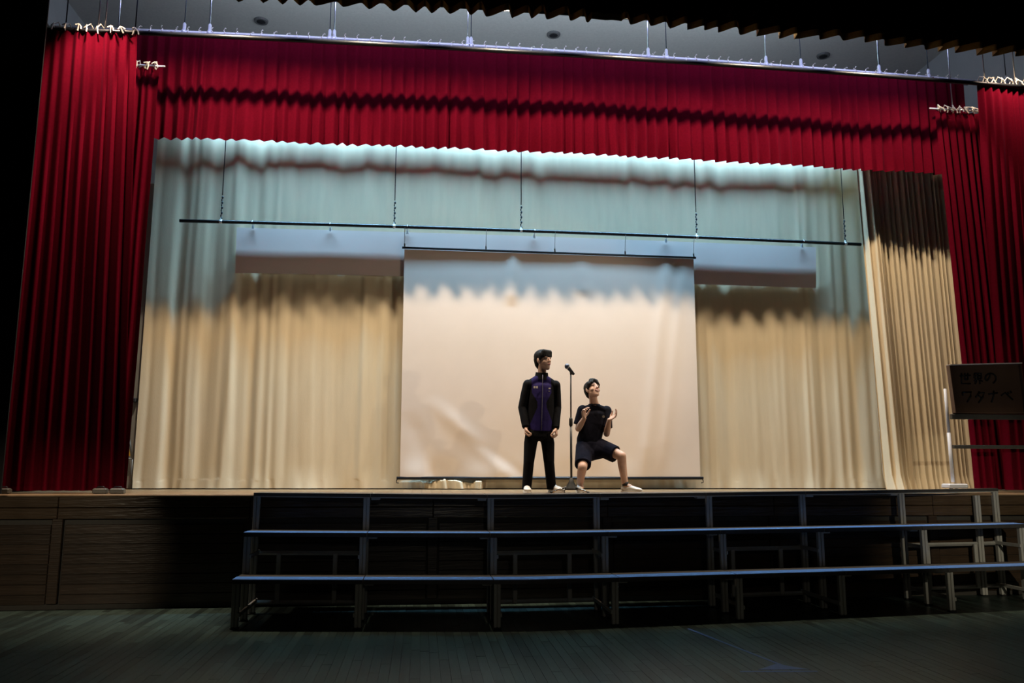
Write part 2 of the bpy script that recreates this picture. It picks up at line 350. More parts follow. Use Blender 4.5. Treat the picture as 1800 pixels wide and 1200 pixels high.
# -- track for the house tabs
TD = 9.56
tr = thing('tab_track', 'thin black pipe running just below the white batten', 'track', (1.7, TD, 6.72))
MB().tube([(x, TD, 6.715+.8*bow(x)) for x in [-4.9+.45*i for i in range(30)]], .028, 10).build('pipe', MT['pipeblack'], tr, True)
for x in (-4.35, -3.98, -3.9, -3.55, 7.55, 8.0):
    MB().tube([(x, TD, 6.73+.8*bow(x)), (x, TD, 8.93)], .008, 6).build('hanger_rod', MT['wire'] if x in (-4.35, -3.55) else MT['steel'], tr, True)
tieB = MB().tube([(0, -.01, -.06), (.006, -.045, 0), (0, 0, .05), (0, .045, 0), (0, .01, -.06)], .009, 6).tube([(0, -.04, .02), (.04, -.055, -.03), (.05, -.055, -.07)], .008, 5).tube([(0, -.04, .02), (-.03, -.055, -.02)], .008, 5).mesh('tie', MT['tie'])
def drape(name, label, x0, x1, z0, z1, D, per, a0, a1, seed, mt, inner=None, pull=0.0, cat='curtain', nz=24, ncol=9, sharp=.2, ties=0, tz=0.0, kick=0.0, group=None):
    t = thing(name, label, cat, ((x0+x1)/2, D, z0), group)
    P = pleats(x0, x1, per, .25, seed)
    def fn(u, v):
        x = x0+(x1-x0)*u; z = z1+(z0-z1)*v
        amp = a0+(a1-a0)*v
        y = D - pleat_f(P, x, sharp)*amp + hsh(x*1.7, seed)*.08*v + .02*hsh(x*3+z*.6, seed+2) + kick*v
        e = pull*v*(u if inner == 'R' else (1-u))
        return (x + e + .015*hsh(z*.9+x*2, seed+4), y, z)
    n = int((x1-x0)/per*ncol)
    MB().grid(fn, n, nz).build('cloth', mt, t, True)
    hw = .05
    def hem(u, k):
        p = Vector(fn(u, 1.0)); return (p.x, p.y-.006, p.z+hw*(1-k))
    MB().grid(hem, n, 1).build('hem', mt, t, True)
    for i in range(ties):
        o = link('tie', tieB, t); x = x0+.05+(x1-x0-.1)*(i/(ties-1) if ties > 1 else .5)
        o.location = Vector((x, D-.005, z1+.03+tz)) - Vector(t.location); o.rotation_euler = (random.uniform(-.3, .3), random.uniform(-.6, .6), random.uniform(-.9, .9))
    return t
drape('house_curtain', 'red house curtain drawn open at the left edge of the stage', -4.62, -3.52, SZ+.03, 6.67, TD, .11, .035, .075, 11, MT['red'], 'R', .25, ties=9, tz=.02, group=None)
drape('house_curtain', 'red house curtain drawn open at the right edge, behind the cardboard sign', 7.45, 8.75, SZ+.03, 6.70, TD+.02, .11, .035, .075, 12, MT['red'], 'L', -.05, ties=10, tz=.02, kick=.06)
LD = 9.95
drape('red_leg', 'narrow dark red leg curtain tucked beside the left house curtain', -4.2, -3.36, SZ+.03, 6.44, LD, .10, .03, .06, 13, MT['red'], 'R', -.02, ties=8, tz=.015)
drape('red_leg', 'narrow dark red leg curtain tucked beside the right house curtain', 7.07, 8.0, SZ+.03, 6.44, LD, .10, .03, .06, 14, MT['red'], 'L', .12, ties=9, tz=.015)
for x0, x1, hx, side in ((-4.3, -3.3, -3.9, 'left'), (6.98, 8.1, 7.33, 'right')):
    t = thing('leg_rail', 'short steel rail with white ties holding the %s red leg' % side, 'rail', ((x0+x1)/2, LD, 6.47))
    MB().tube([(x0, LD, 6.475), (x1, LD, 6.475)], .014, 8).build('pipe', MT['steel'], t, True)
    MB().tube([(hx, LD, 6.49), (hx, LD, 8.93)], .009, 6).build('hanger_rod', MT['steel'], t, True)
# -- front valance with gold fringe
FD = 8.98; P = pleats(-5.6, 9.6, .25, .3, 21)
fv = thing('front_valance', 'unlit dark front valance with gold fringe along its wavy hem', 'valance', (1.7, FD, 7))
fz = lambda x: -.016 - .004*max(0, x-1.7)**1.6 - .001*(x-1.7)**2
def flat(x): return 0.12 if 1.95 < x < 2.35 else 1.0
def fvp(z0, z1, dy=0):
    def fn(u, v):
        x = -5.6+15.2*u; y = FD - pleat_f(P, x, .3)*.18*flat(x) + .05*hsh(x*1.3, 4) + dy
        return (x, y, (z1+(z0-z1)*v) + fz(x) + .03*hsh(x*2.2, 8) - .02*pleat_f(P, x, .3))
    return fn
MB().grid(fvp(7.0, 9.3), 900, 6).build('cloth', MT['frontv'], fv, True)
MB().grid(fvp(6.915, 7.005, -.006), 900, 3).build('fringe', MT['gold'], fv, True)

# -- cream backdrop
BD = 11.19; BX0, BX1 = -3.74, 7.1
gx0, gx1 = at(856, 850, BD).x, at(1150, 860, BD).x
rb = random.Random(5)
folds = [(rb.uniform(BX0, BX1), rb.uniform(.035, .09), rb.uniform(-.035, .05)) for _ in range(95)]
folds += [(-3.35, .10, -.10), (-3.12, .07, .08), (-2.9, .08, -.06), (-2.62, .06, .07), (-2.3, .07, -.05), (-2.05, .05, .05), (6.3, .07, -.05), (6.05, .05, .05), (5.8, .05, -.04)]
def back_y(x, z):
    v = (7.4-z)/6.2; y = 0
    q = x + .03*(hsh(x*2+z*.5, 7))
    for c, wd, a in folds:
        d = (q-c)/wd
        if -3 < d < 3: y -= a*math.exp(-d*d)*(.45+.55*min(1, max(0, v)))
    return BD + .48*y + .02*hsh(x*1.2+z*.15, 1) + .007*hsh(x*17+2*hsh(z*.7, 2), 6)
def back_fn(u, v):
    x = BX0+(BX1-BX0)*u
    zb = SZ+.012
    z = 7.4+(zb-7.4)*(1-(1-v)**1.9)
    y = back_y(x, z); zz = z-SZ
    if zz < .34:                                   # the surplus length breaks on the floor
        hp = max(0, min(1, (x-gx0+1.2)/.35))*max(0, min(1, (gx0-x)/.10))
        k = (1-zz/.34)**2
        y -= (1-hp)*k*(.008+.030*hsh(x*4.2, 12)+.022*hsh(x*11, 13))
        hh = .115+.06*hsh(x*9, 23)+.02*hsh(x*23, 24)
        if zz < hh: y -= hp*(.12+.08*hsh(x*6, 21)+.06*hsh(x*19+zz*3, 22)+.03*hsh(x*41, 25))*max(0, 1-(zz/hh)**20)**.05 ; x += k*.05*hsh(x*6, 14)
    return (x, y, z)
bk = thing('backdrop_curtain', 'wide cream backdrop curtain behind the projection screen, breaking on the floor', 'curtain', (1.4, BD, SZ))
MB().grid(back_fn, 760, 140).build('cloth', MT['cream'], bk, True)
# -- cream leg at the right
cl = thing('cream_leg', 'cream side curtain with fine pleats at the right of the stage', 'curtain', (6.95, 10.6, SZ))
Pc = pleats(6.1, 8.1, .085, .4, 31)
def cl_fn(u, v):
    x = 6.20+1.75*u; z = 7.2+(SZ+.012-7.2)*v
    amp = .035+.03*v
    y = 10.62 - pleat_f(Pc, x, .1)*amp + .05*hsh(x*2.3, 6)*v
    if u < .17:                                    # leading edge turned toward the hall
        k = math.sin(u/.17*math.pi); y -= .13*k*(.3+.7*v)
    zz = z-SZ
    if zz < .25: y -= (1-zz/.25)**2*(.05+.06*hsh(x*7, 3))
    return (x + .15*v*(1-u) + .1*v*u, y, z)
MB().grid(cl_fn, 330, 30).build('cloth', MT['cream'], cl, True)
lt = thing('leg_rail', 'steel rail hidden above the cream side curtain', 'rail', (7, 10.62, 7.23))
MB().tube([(6.1, 10.62, 7.23), (8.1, 10.62, 7.23)], .018, 8).build('pipe', MT['steel'], lt, True)
# border pipe between the cool lights and the backdrop
bp = thing('border_pipe', 'pipe of the cool border lights behind the red valance', 'pipe', (1.4, 10.9, 6.70))
MB().tube([(-3.6, 10.9, 6.70), (6.1, 10.9, 6.70)], .047, 12).build('pipe', MT['pipeblack'], bp, True)
for x in [at(u_, 60, 10.9).x for u_ in (367, 587, 1139, 1542)]: MB().tube([(x, 10.9, 6.70), (x, 10.9, 8.96)], .007, 6).build('hanger_rod', MT['wire'], bp, True)

# ------------------------------------------------------------------ black pipe, banner, screen
PD = 11.03
p0, p1, p2 = at(316, 385, PD), at(916, 404, PD), at(1513, 428, PD)
pz = lambda x: 4.825 - .0012*(x-1.5)**2
bt = thing('scenery_pipe', 'black pipe hanging on five cords across the backdrop', 'pipe', (1.5, PD, 4.79))
MB().tube([(x, PD, pz(x)) for x in [p0.x+(p2.x-p0.x)*i/20 for i in range(21)]], .024, 12).build('pipe', MT['pipeblack'], bt, True)
for u_ in (388, 693, 916, 1224, 1484):
    x = at(u_, 395, PD).x
    c = MB().tube([(x, PD, pz(x)+.38), (x, PD, 7.6)], .006, 6).build('cord', MT['wire'], bt, True)
    ch = MB()
    for k in range(9): ch.ell((x+.004*(-1)**k, PD, pz(x)+.05+.037*k), (.009 if k % 2 else .014, .012, .022), None, 8, 5)
    ch.build('chain', MT['wire'], c, True)
    MB().tube([(x-.018, PD, pz(x)), (x+.018, PD, pz(x))], .030, 10).tube([(x, PD, pz(x)+.02), (x, PD, pz(x)+.05)], .012, 8).build('pipe_clamp', MT['pipewhite'], c, True)
bn = thing('banner', 'long blank grey white banner strip hanging behind the screen top', 'banner', (1.6, 11.105, 4.1))
b0, b1, b2, b3 = at(415, 398, 11.06), at(1437, 433, 11.06), at(412, 478, 11.06), at(1437, 505, 11.06)
def bn_fn(u, v, dy=0):
    a = b0.lerp(b1, u); b = b2.lerp(b3, u); p = a.lerp(b, v)
    return (p.x, 11.105+dy+.004*hsh(u*9+v, 4)*(0.4+v), p.z+.02*math.sin(u*math.pi))
MB().grid(bn_fn, 60, 8).grid(lambda u, v: bn_fn(1-u, v, .006), 60, 8).build('cloth', MT['banner'], bn, True)
for u_ in (443, 580, 716, 940, 1172, 1411):
    x = at(u_, 400, PD).x; k = (x-b0.x)/(b1.x-b0.x); tz = b0.lerp(b1, k).z+.02
    MB().tube([(x, PD-.03, pz(x)), (x, PD, pz(x)+.03), (x, PD+.03, pz(x)), (x, PD+.055, tz-.02)], .006, 6).box((x, PD+.055, tz-.01), (.03, .02, .05)).build('clip', MT['pipewhite'], bn)
SD = 11.06
sc_ = thing('projection_screen', 'white hanging projection screen with black bars at top and bottom', 'screen', (1.75, SD, 1.38))
s0, s1, s2, s3 = at(711, 438, SD), at(1219, 455, SD), at(703, 838, SD), at(1231, 838, SD)
def sc_fn(u, v):
    p = s0.lerp(s1, u).lerp(s2.lerp(s3, u), v); y = SD
    def ridge(a, b, wd, h):                        # a crease along a line in sheet space
        ax, ay = a; bx, by = b; dx, dy = bx-ax, by-ay; L = math.hypot(dx, dy)
        t = ((u-ax)*dx+(v-ay)*dy)/L/L; d = ((u-ax)*dy-(v-ay)*dx)/L/wd
        if abs(d) > 3: return 0
        e = max(0, min(1, t/.25))*max(0, min(1, (1-t)/.15)) if not t > 1 and not t < 0 else 0
        return h*math.exp(-d*d)*e
    y -= ridge((.09, .66), (.38, 1.03), .028, .009) + ridge((.18, .8), (.5, 1.08), .024, -.006) + ridge((.02, .72), (.12, 1.03), .03, -.005)
    y -= ridge((.92, -.15), (.80, 1.05), .022, .014) + ridge((.98, -.1), (.86, 1.0), .02, .008) + ridge((.60, -.06), (.61, .2), .03, .005) + ridge((.37, -.1), (.36, .25), .02, .012)
    y -= .02*math.exp(-((v-1)/.06)**2)*math.sin(u*21+2*math.sin(u*7))*(1-u)
    y += .006*hsh(u*5+v*1.5, 3)*(.3+.7*v) + .002*hsh(u*13-v*4, 8) - .03*math.sin(v*math.pi)*math.sin(u*math.pi)
    return (p.x, y, p.z)
MB().grid(sc_fn, 130, 130).build('cloth', MT['screen'], sc_, True)
t0, t1 = at(707, 435, SD), at(1223, 453, SD); e0, e1 = at(697, 840, SD), at(1236, 840, SD)
MB().tube([t0, t1], .016, 10).build('top_bar', MT['pipeblack'], sc_, True)
bb_ = MB().tube([e0, e1], .02, 10).build('bottom_bar', MT['pipeblack'], sc_, True)
for e, sg in ((e0, -1), (e1, 1)):
    MB().tube([e+Vector((-.02*sg, 0, 0)), e+Vector((0, 0, -.035)), e+Vector((.0, 0, -.06)), e+Vector((-.03*sg, 0, -.065))], .006, 6).build('end_hook', MT['pipeblack'], bb_, True)
for u_ in (711, 850, 970, 1095, 1219):
    k = (u_-707)/(1223-707); p = t0.lerp(t1, k)
    MB().tube([p, p+Vector((0, 0, .06)), Vector((p.x, PD-.025, pz(p.x)-.01))], .004, 5).box(p+Vector((0, -.0, .03)), (.02, .02, .06)).build('hanging_wire', MT['steel'], sc_)
# ------------------------------------------------------------------ wing flat, signs at the far left
wf = thing('wing_flat', 'grey wing flat seen in the gap beside the left red leg', 'panel', (-4.36, 11.30, SZ))
MB().bbox((-4.36, 11.30, SZ+2.1), (1.3, .06, 4.2), .01).build('panel', MT['plaster'], wf)
MB().bbox((-4.36, 11.37, SZ+.3), (1.3, .08, .08), .01).bbox((-4.36, 11.37, SZ+3.4), (1.3, .08, .08), .01).build('rear_batten', MT['backwood'], wf)
p = at(233, 703, 11.23)
t = thing('wall_bracket', 'small black bracket on the grey wing flat', 'bracket', p)
MB().bbox(p, (.11, .08, .055), .008).build('arm', MT['rubber'], t); MB().bbox(p+Vector((-.05, .02, 0)), (.03, .05, .11), .006).build('plate', MT['rubber'], t)
p = at(214, 785, 11.2); A = at(226, 762, 11.2); B = at(233, 806, 11.2); Cx = at(196, 806, 11.2); A2 = at(207, 762, 11.2)
t = thing('hand_sign', 'yellow sign in a grey frame half hidden behind the left curtain', 'sign', (p.x, 11.2, SZ))
MB().tube([B, A, A2, Cx, B], .012, 8).build('frame', MT['standgrey'], t, True)
a_ = Vector((0, .004, 0)); m = .78; cc = (A+B+Cx+A2)/4
q = [cc+(P_-cc)*m for P_ in (A, B, Cx, A2)]
MB().add([v-a_ for v in q]+[v+a_ for v in q], [(0,1,2,3),(7,6,5,4),(0,4,5,1),(1,5,6,2),(2,6,7,3),(3,7,4,0)]).build('panel', MT['yellow'], t)
fz_ = SZ
MB().tube([B, Vector((B.x, B.y, fz_))], .01, 6).build('leg', MT['standgrey'], t, True); MB().tube([Cx, Vector((Cx.x, Cx.y, fz_))], .01, 6).build('leg', MT['standgrey'], t, True)
for u_, lab in ((177, 'outer low grey curtain weight block on the stage edge at left'), (207, 'inner low grey curtain weight block beside the left curtain hem'), (6, 'low grey curtain weight block at the far left picture edge')):
    p = at(u_, 859, 9.42); t = thing('curtain_weight', lab, 'weight', (p.x, 9.42, SZ), 'curtain weights')
    MB().bbox((p.x, 9.42, SZ+.03), (.15, .09, .058), .012).build('block', MT['standgrey'], t)
    MB().tube([(p.x-.05, 9.42, SZ+.058), (p.x-.03, 9.42, SZ+.075), (p.x+.03, 9.42, SZ+.075), (p.x+.05, 9.42, SZ+.058)], .006, 6).build('handle', MT['pipeblack'], t, True)

# ------------------------------------------------------------------ choir risers
def rd(x): return 7.80 + .26*(abs(x-1.0)/2.75)**1.16
XB = [-1.74+1.222*i for i in range(7)] + [6.98]
def z3(x): return 1.215+.004*abs(x-.8)**1.35
TH = [lambda x: .455+.0*x, lambda x: .85+.001*abs(x-.8)**1.6, z3]
GAP = .40; DEP = (lambda x: .40, lambda x: .40, lambda x: max(.12, min(.5, 9.28-rd(x)-.80))); ED = .042
ords = ['leftmost', 'second from left', 'third from left', 'middle', 'third from right', 'second from right', 'rightmost']
extra = ['with legs at both ends', 'bridging section without braces', 'with H-shaped brace behind', 'bridging section below the crouching boy', 'with H-shaped brace behind', 'bridging section without braces', 'with bright lit end legs']
for i in range(7):
    xa, xb = XB[i]+.004, XB[i+1]-.004; xm = (xa+xb)/2
    rs = thing('choir_riser', '%s three step choir riser, %s, in front of the stage' % (ords[i], extra[i]), 'riser', (xm, rd(xm), 0), 'choir risers in front of the stage')
    for k in range(3):
        zf = TH[k]; xs_ = [xa+(xb-xa)*j/4 for j in range(5)]
        ext = (-.055 if i == 0 and k < 3 else 0, .0)
        def slab(z_off0, z_off1, y0, y1):
            m = MB(); vs = []
            for x in xs_:
                xx = x
                ya = rd(x)+GAP*k+y0; yb = rd(x)+GAP*k+(y1 if y1 else DEP[k](x))
                vs += [(xx, ya, zf(x)+z_off0), (xx, yb, zf(x)+z_off0), (xx, yb, zf(x)+z_off1), (xx, ya, zf(x)+z_off1)]
            fs = []
            for j in range(4):
                a = j*4
                for q in range(4): fs.append((a+q, a+4+q, a+4+(q+1) % 4, a+(q+1) % 4))
            fs += [(0, 1, 2, 3), (19, 18, 17, 16)]
            return m.add(vs, fs)
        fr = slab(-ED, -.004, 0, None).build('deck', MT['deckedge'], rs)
        slab(-.004, 0, .004, .20 if k < 2 else .1).build('tread_front_strip', MT['decklit'] if k < 2 else MT['deckedge'], fr)  # blue paints the lit tread fronts; the dark deck behind stands for shade
        if k == 2: slab(-ED-.002, -ED+.008, -.004, .012).build('edge_strip', MT['alu'], fr)
    if i % 2 == 0:
        for sgn, x in ((1, xa+.034), (-1, xb-.034)):
            for k in range(3):
                ztop = TH[k](x)-ED; y = rd(x)+GAP*k+(.045 if k < 2 else .028)
                m = MB()                            # extruded leg with a groove down its face
                for dx in (-.018, .018): m.bbox((x+dx, y, ztop/2+.008), (.030, .05, ztop-.016), .004)
                m.bbox((x, y+.006, ztop/2+.008), (.02, .03, ztop-.02), .003)
                lg = m.build('leg', MT['alu'], rs)
                MB().bbox((x, y, .008), (.075, .06, .016), .004).build('foot', MT['rubber'], lg)
            for zz in (.13, .62):
                y0 = rd(x)+.045+(GAP if zz > .5 else 0); y1 = rd(x)+2*GAP+.045
                MB().bbox((x+sgn*.036, (y0+y1)/2, zz), (.022, y1-y0+.06, .04), .004).build('side_rail', MT['alu'], rs)
        if i == 6:                                  # a doubled leg a little in from the end
            x = xb-.30; m = MB()
            for dx in (-.018, .018): m.bbox((x+dx, rd(x)+2*GAP+.028, .60), (.030, .05, 1.16), .004)
            m.bbox((x, rd(x)+2*GAP+.034, .60), (.02, .03, 1.15), .003).build('leg', MT['alu'], rs)
        ym = lambda x: rd(x)+2*GAP+.03
        for zz in (.115, .61):
            m = MB(); p = Vector((xa+.05, ym(xa)+.012, zz)); q = Vector((xb-.05, ym(xb)+.012, zz))
            m.tube([p, q], .022, 4).build('brace_bar', MT['alu'], rs)
        for f_ in (.24, .72):
            x = xa+(xb-xa)*f_
            MB().bbox((x, ym(x)-.02, .36), (.045, .03, .50), .004).build('brace_post', MT['alu'], rs)
    else:
        for x in (xa, xb):
            for k in range(3):
                y = rd(x)+GAP*k+(.2 if k < 2 else .06); sx = .05 if x == xa else -.05
                MB().bbox((x+sx, y, TH[k](x)-ED-.012), (.09, .26 if k < 2 else .1, .02), .004).build('hook_plate', MT['alu'], rs)

# ------------------------------------------------------------------ microphone on its stand
MX, MY = at(1004, 800, 9.54).x, 9.54
ms = thing('microphone_stand', 'tall thin microphone stand with black cone base between the two boys', 'stand', (MX, MY, SZ))
MB().tube([(MX, MY, SZ+.09), (MX, MY, 2.02)], .0135, 10).build('lower_tube', MT['micbody'], ms, True)
MB().tube([(MX, MY, 2.0), (MX+.004, MY, 2.62)], .009, 10).build('upper_tube', MT['micbody'], ms, True)
MB().tube([(MX, MY, 1.98), (MX, MY, 2.0), (MX, MY, 2.07), (MX, MY, 2.09)], [.014, .022, .022, .012], 12).build('clutch', MT['rubber'], ms, True)
MB().tube([(MX, MY, SZ+.035), (MX, MY, SZ+.06), (MX, MY, SZ+.13), (MX, MY, SZ+.18)], [.085, .075, .032, .018], 16).build('base', MT['rubber'], ms, True)
for a in (190, 310, 105):
    d = Vector((math.cos(math.radians(a)), math.sin(math.radians(a)), 0))
    lg = MB().tube([Vector((MX, MY, SZ+.07))+d*.06, Vector((MX, MY, SZ+.012))+d*.25], .011, 8).build('leg', MT['chrome'], ms, True)
    MB().ell(Vector((MX, MY, SZ+.013))+d*.25, (.018, .018, .012)).build('foot', MT['rubber'], lg, True)
MB().tube([(MX+.004, MY, 2.60), (MX+.006, MY, 2.64), (MX+.0, MY-.01, 2.66)], [.010, .016, .016], 10).build('clip', MT['rubber'], ms, True)
a, b = at(1007, 656, MY-.02), at(998, 645, MY-.05)
mc = thing('microphone', 'black handheld microphone with round grille clipped atop the stand', 'microphone', a)
dr = (b-a).normalized()
MB().tube([a-dr*.02, a-dr*.015, b-dr*.02, b], [.013, .017, .022, .027], 12).build('handle', MT['micbody'], mc, True)
MB().ell(b+dr*.012, (.032, .032, .034), None, 14, 10).build('grille', MT['micgrille'], mc, True)
MB().tube([b-dr*.002, b+dr*.006], .0335, 14).build('band', MT['steel'], mc, True)

# ------------------------------------------------------------------ cardboard sign on its rolling stand
GD = 9.46
gs = thing('rolling_stand', 'grey and white rolling stand with two crossbars behind the riser at right', 'stand', (7.25, GD, SZ))
pa, pb = at(1661, 683, GD), at(1675, 846, GD); pa2 = Vector((7.86, GD, pa.z)); pb2 = Vector((7.87, GD, pb.z))
for A, B in ((pa, pb), (pa2, pb2)):
    MB().tube([A, A.lerp(B, .5)], .017, 10).build('post', MT['standwhite'], gs, True)
    MB().tube([A.lerp(B, .48), B-Vector((0, 0, .01))], .021, 10).build('post_sleeve', MT['standwhite'], gs, True)
    ft = MB().bbox((B.x+.02, GD, SZ+.085), (.26, .16, .055), .012).build('foot', MT['standwhite'], gs)
    for sy in (-.05, .05):
        MB().tube([(B.x-.01, GD+sy, SZ+.029), (B.x+.02, GD+sy, SZ+.029)], .028, 12).tube([(B.x+.005, GD+sy, SZ+.02), (B.x+.005, GD+sy, SZ+.07)], .01, 8).build('caster', MT['rubber'], ft)
c0, c1 = at(1670, 732, GD), at(1674, 785, GD)
MB().bbox(((c0.x+7.87)/2, GD-.01, c0.z), (7.87-c0.x, .05, .065), .006).build('crossbar', MT['standgrey'], gs)
MB().bbox(((c1.x+7.87)/2, GD-.01, c1.z), (7.87-c1.x, .04, .045), .006).build('crossbar', MT['standgrey'], gs)
BDp = 9.45
q0, q1, q2, q3 = at(1664, 642, BDp), at(1790, 639, BDp), at(1800, 722, BDp), at(1675, 725, BDp)   # TL TR BR BL
zlow = c0.z+.034
q3.z = zlow; q2.z = zlow+.004
cb = thing('cardboard_sign', 'brown cardboard sign with black handwriting resting on the stand crossbar', 'sign', ((q0.x+q1.x)/2, BDp, zlow))
def quad(a, b, c, d, th):
    t_ = Vector((0, th, 0)); return [(0,1,2,3),(7,6,5,4),(0,4,5,1),(1,5,6,2),(2,6,7,3),(3,7,4,0)], [a, b, c, d, a+t_, b+t_, c+t_, d+t_]
fs, vs = quad(q0, q1, q2, q3, .012); MB().add(vs, fs).build('panel', MT['board'], cb)
def rim(name, a, b, wd, dp, mt, bulge=Vector((0, 0, 0))):
    m = MB(); pts_ = [a.lerp(b, i/6)+bulge*math.sin(i/6*math.pi)+Vector((0, 0, .004*hsh(i*1.3, 2))) for i in range(7)]
    vs = []; d = (b-a).normalized(); n = Vector((d.z, 0, -d.x))*wd/2
    for p_ in pts_: vs += [p_-n+Vector((0, -dp, 0)), p_+n+Vector((0, -dp, 0)), p_+n, p_-n]
    fs = [(j*4+k_, j*4+(k_+1) % 4, j*4+4+(k_+1) % 4, j*4+4+k_) for j in range(6) for k_ in range(4)] + [(0, 1, 2, 3), (27, 26, 25, 24)]
    return m.add(vs, fs).build(name, mt, cb)
rim('top_flap', q0+Vector((.0, 0, 0)), q1, .012, .07, MT['boardrim'])
rim('side_flap', q0, q3+Vector((0, 0, .01)), .008, .06, MT['board']); rim('side_flap', q1, q2+Vector((0, 0, .01)), .008, .05, MT['board'])
rim('bottom_flap', q3+Vector((.01, 0, .014)), q2+Vector((0, 0, .014)), .008, .05, MT['board'], Vector((0, 0, -.006)))
S = lambda x, y: at(1650+x/8.57, 620+y/8.57, BDp-.006)
import math as _m
GLY = [
 [[(318,347),(478,336)],[(345,305),(345,462),(478,462)],[(395,303),(395,400)],[(440,303),(440,398)],[(395,400),(440,399)]],
 [[(540,308),(540,386)],[(540,308),(642,306),(642,384)],[(540,346),(642,344)],[(540,386),(642,384)],[(591,306),(591,388),(535,425)],[(591,388),(660,428)],[(568,412),(566,440),(548,468)],[(618,410),(622,470)]],
 [[(776,322),(762,370),(738,408),(716,412),(704,380),(716,342),(752,314),(800,308),(845,334),(864,380),(852,425),(820,455)]],
 [[(358,592),(364,642)],[(358,592),(492,588),(482,650),(430,742)]],
 [[(612,582),(592,628),(556,668)],[(604,604),(684,598),(664,670),(600,752)],[(600,636),(645,676)]],
 [[(752,620),(886,602)],[(832,570),(828,650),(796,745)]],
 [[(942,644),(1002,598),(1118,706)],[(1040,588),(1058,618)],[(1078,572),(1096,602)]]]
for g in GLY:
    m = MB()
    for stn in g:
        P3 = [S(*p_) for p_ in stn]
        if len(P3) > 5:                            # smooth the round stroke
            Q = []
            for i_ in range(len(P3)-1):
                a0, a1, a2, a3 = P3[max(i_-1, 0)], P3[i_], P3[i_+1], P3[min(i_+2, len(P3)-1)]
                for s_ in range(4):
                    t_ = s_/4; Q.append(.5*((2*a1)+(a2-a0)*t_+(2*a0-5*a1+4*a2-a3)*t_*t_+(3*a1-a0-3*a2+a3)*t_**3))
            P3 = Q+[P3[-1]]
        m.tube(P3, .0105, 6)
    m.build('character', MT['ink'], cb, True)

# ------------------------------------------------------------------ people
SPH = [Vector((math.sin(math.pi*j/10)*math.cos(2*math.pi*i/18), math.sin(math.pi*j/10)*math.sin(2*math.pi*i/18), math.cos(math.pi*j/10))) for j in range(1, 10) for i in range(18)] + [Vector((0, 0, 1)), Vector((0, 0, -1))]
class Blob:
    """Overlapping convex hulls of ellipsoids, merged into one continuous skin by a voxel remesh."""
    def __init__(s): s.bm = bmesh.new()
    def hull(s, *els):
        vs = []
        for c, r, R in els:
            r = (r, r, r) if not isinstance(r, (tuple, list)) else r
            for p in SPH:
                q = Vector((p.x*r[0], p.y*r[1], p.z*r[2])); q = R @ q if R else q
                vs.append(s.bm.verts.new(Vector(c)+q))
        res = bmesh.ops.convex_hull(s.bm, input=vs)
        kill = list({g for g in res['geom_interior'] + res['geom_unused'] if isinstance(g, bmesh.types.BMVert)})
        if kill: bmesh.ops.delete(s.bm, geom=kill, context='VERTS')
        return s
    def limb(s, pts, rs, R=None):
        for i in range(len(pts)-1): s.hull((pts[i], rs[i], R), (pts[i+1], rs[i+1], R))
        return s
    def cut(s, co, no):
        """flat end: everything beyond the plane goes, the hole is closed"""
        g = s.bm.verts[:]+s.bm.edges[:]+s.bm.faces[:]
        r = bmesh.ops.bisect_plane(s.bm, geom=g, plane_co=co, plane_no=no, clear_outer=True)
        ed = [e for e in s.bm.edges if e.is_boundary]
        bmesh.ops.holes_fill(s.bm, edges=ed, sides=0)
        return s
    def merge(s, o):
        me = bpy.data.meshes.new('t'); o.bm.to_mesh(me); o.bm.free(); s.bm.from_mesh(me); bpy.data.meshes.remove(me); return s
    def build(s, name, mats, parent, voxel=.008, smooth=3, paint=None):
        me = bpy.data.meshes.new(name); s.bm.normal_update(); s.bm.to_mesh(me); s.bm.free()
        o = bpy.data.objects.new(name, me); COL.objects.link(o)
        a = o.modifiers.new('r', 'REMESH'); a.mode = 'VOXEL'; a.voxel_size = voxel
        b = o.modifiers.new('s', 'SMOOTH'); b.iterations = smooth; b.factor = .5
        dg = bpy.context.evaluated_depsgraph_get(); dg.update()
        m2 = bpy.data.meshes.new_from_object(o.evaluated_get(dg)); m2.name = name
        o.modifiers.clear(); o.data = m2; bpy.data.meshes.remove(me)
        m2.materials.clear()
        for m in (mats if isinstance(mats, list) else [mats]): m2.materials.append(m)
        for p in m2.polygons:
            p.use_smooth = True
            p.material_index = paint(Vector(p.center), Vector(p.normal)) if paint else 0
        off = base_of(parent)
        m2.transform(Matrix.Translation(-off)); o.parent = parent
        return o
def frame(fwd, upv):
    f = Vector(fwd).normalized(); x = f.cross(Vector(upv)).normalized(); u = x.cross(f)
    return Matrix((x, f, u)).transposed()           # local +Y looks forward, +Z up, +X to the figure's right
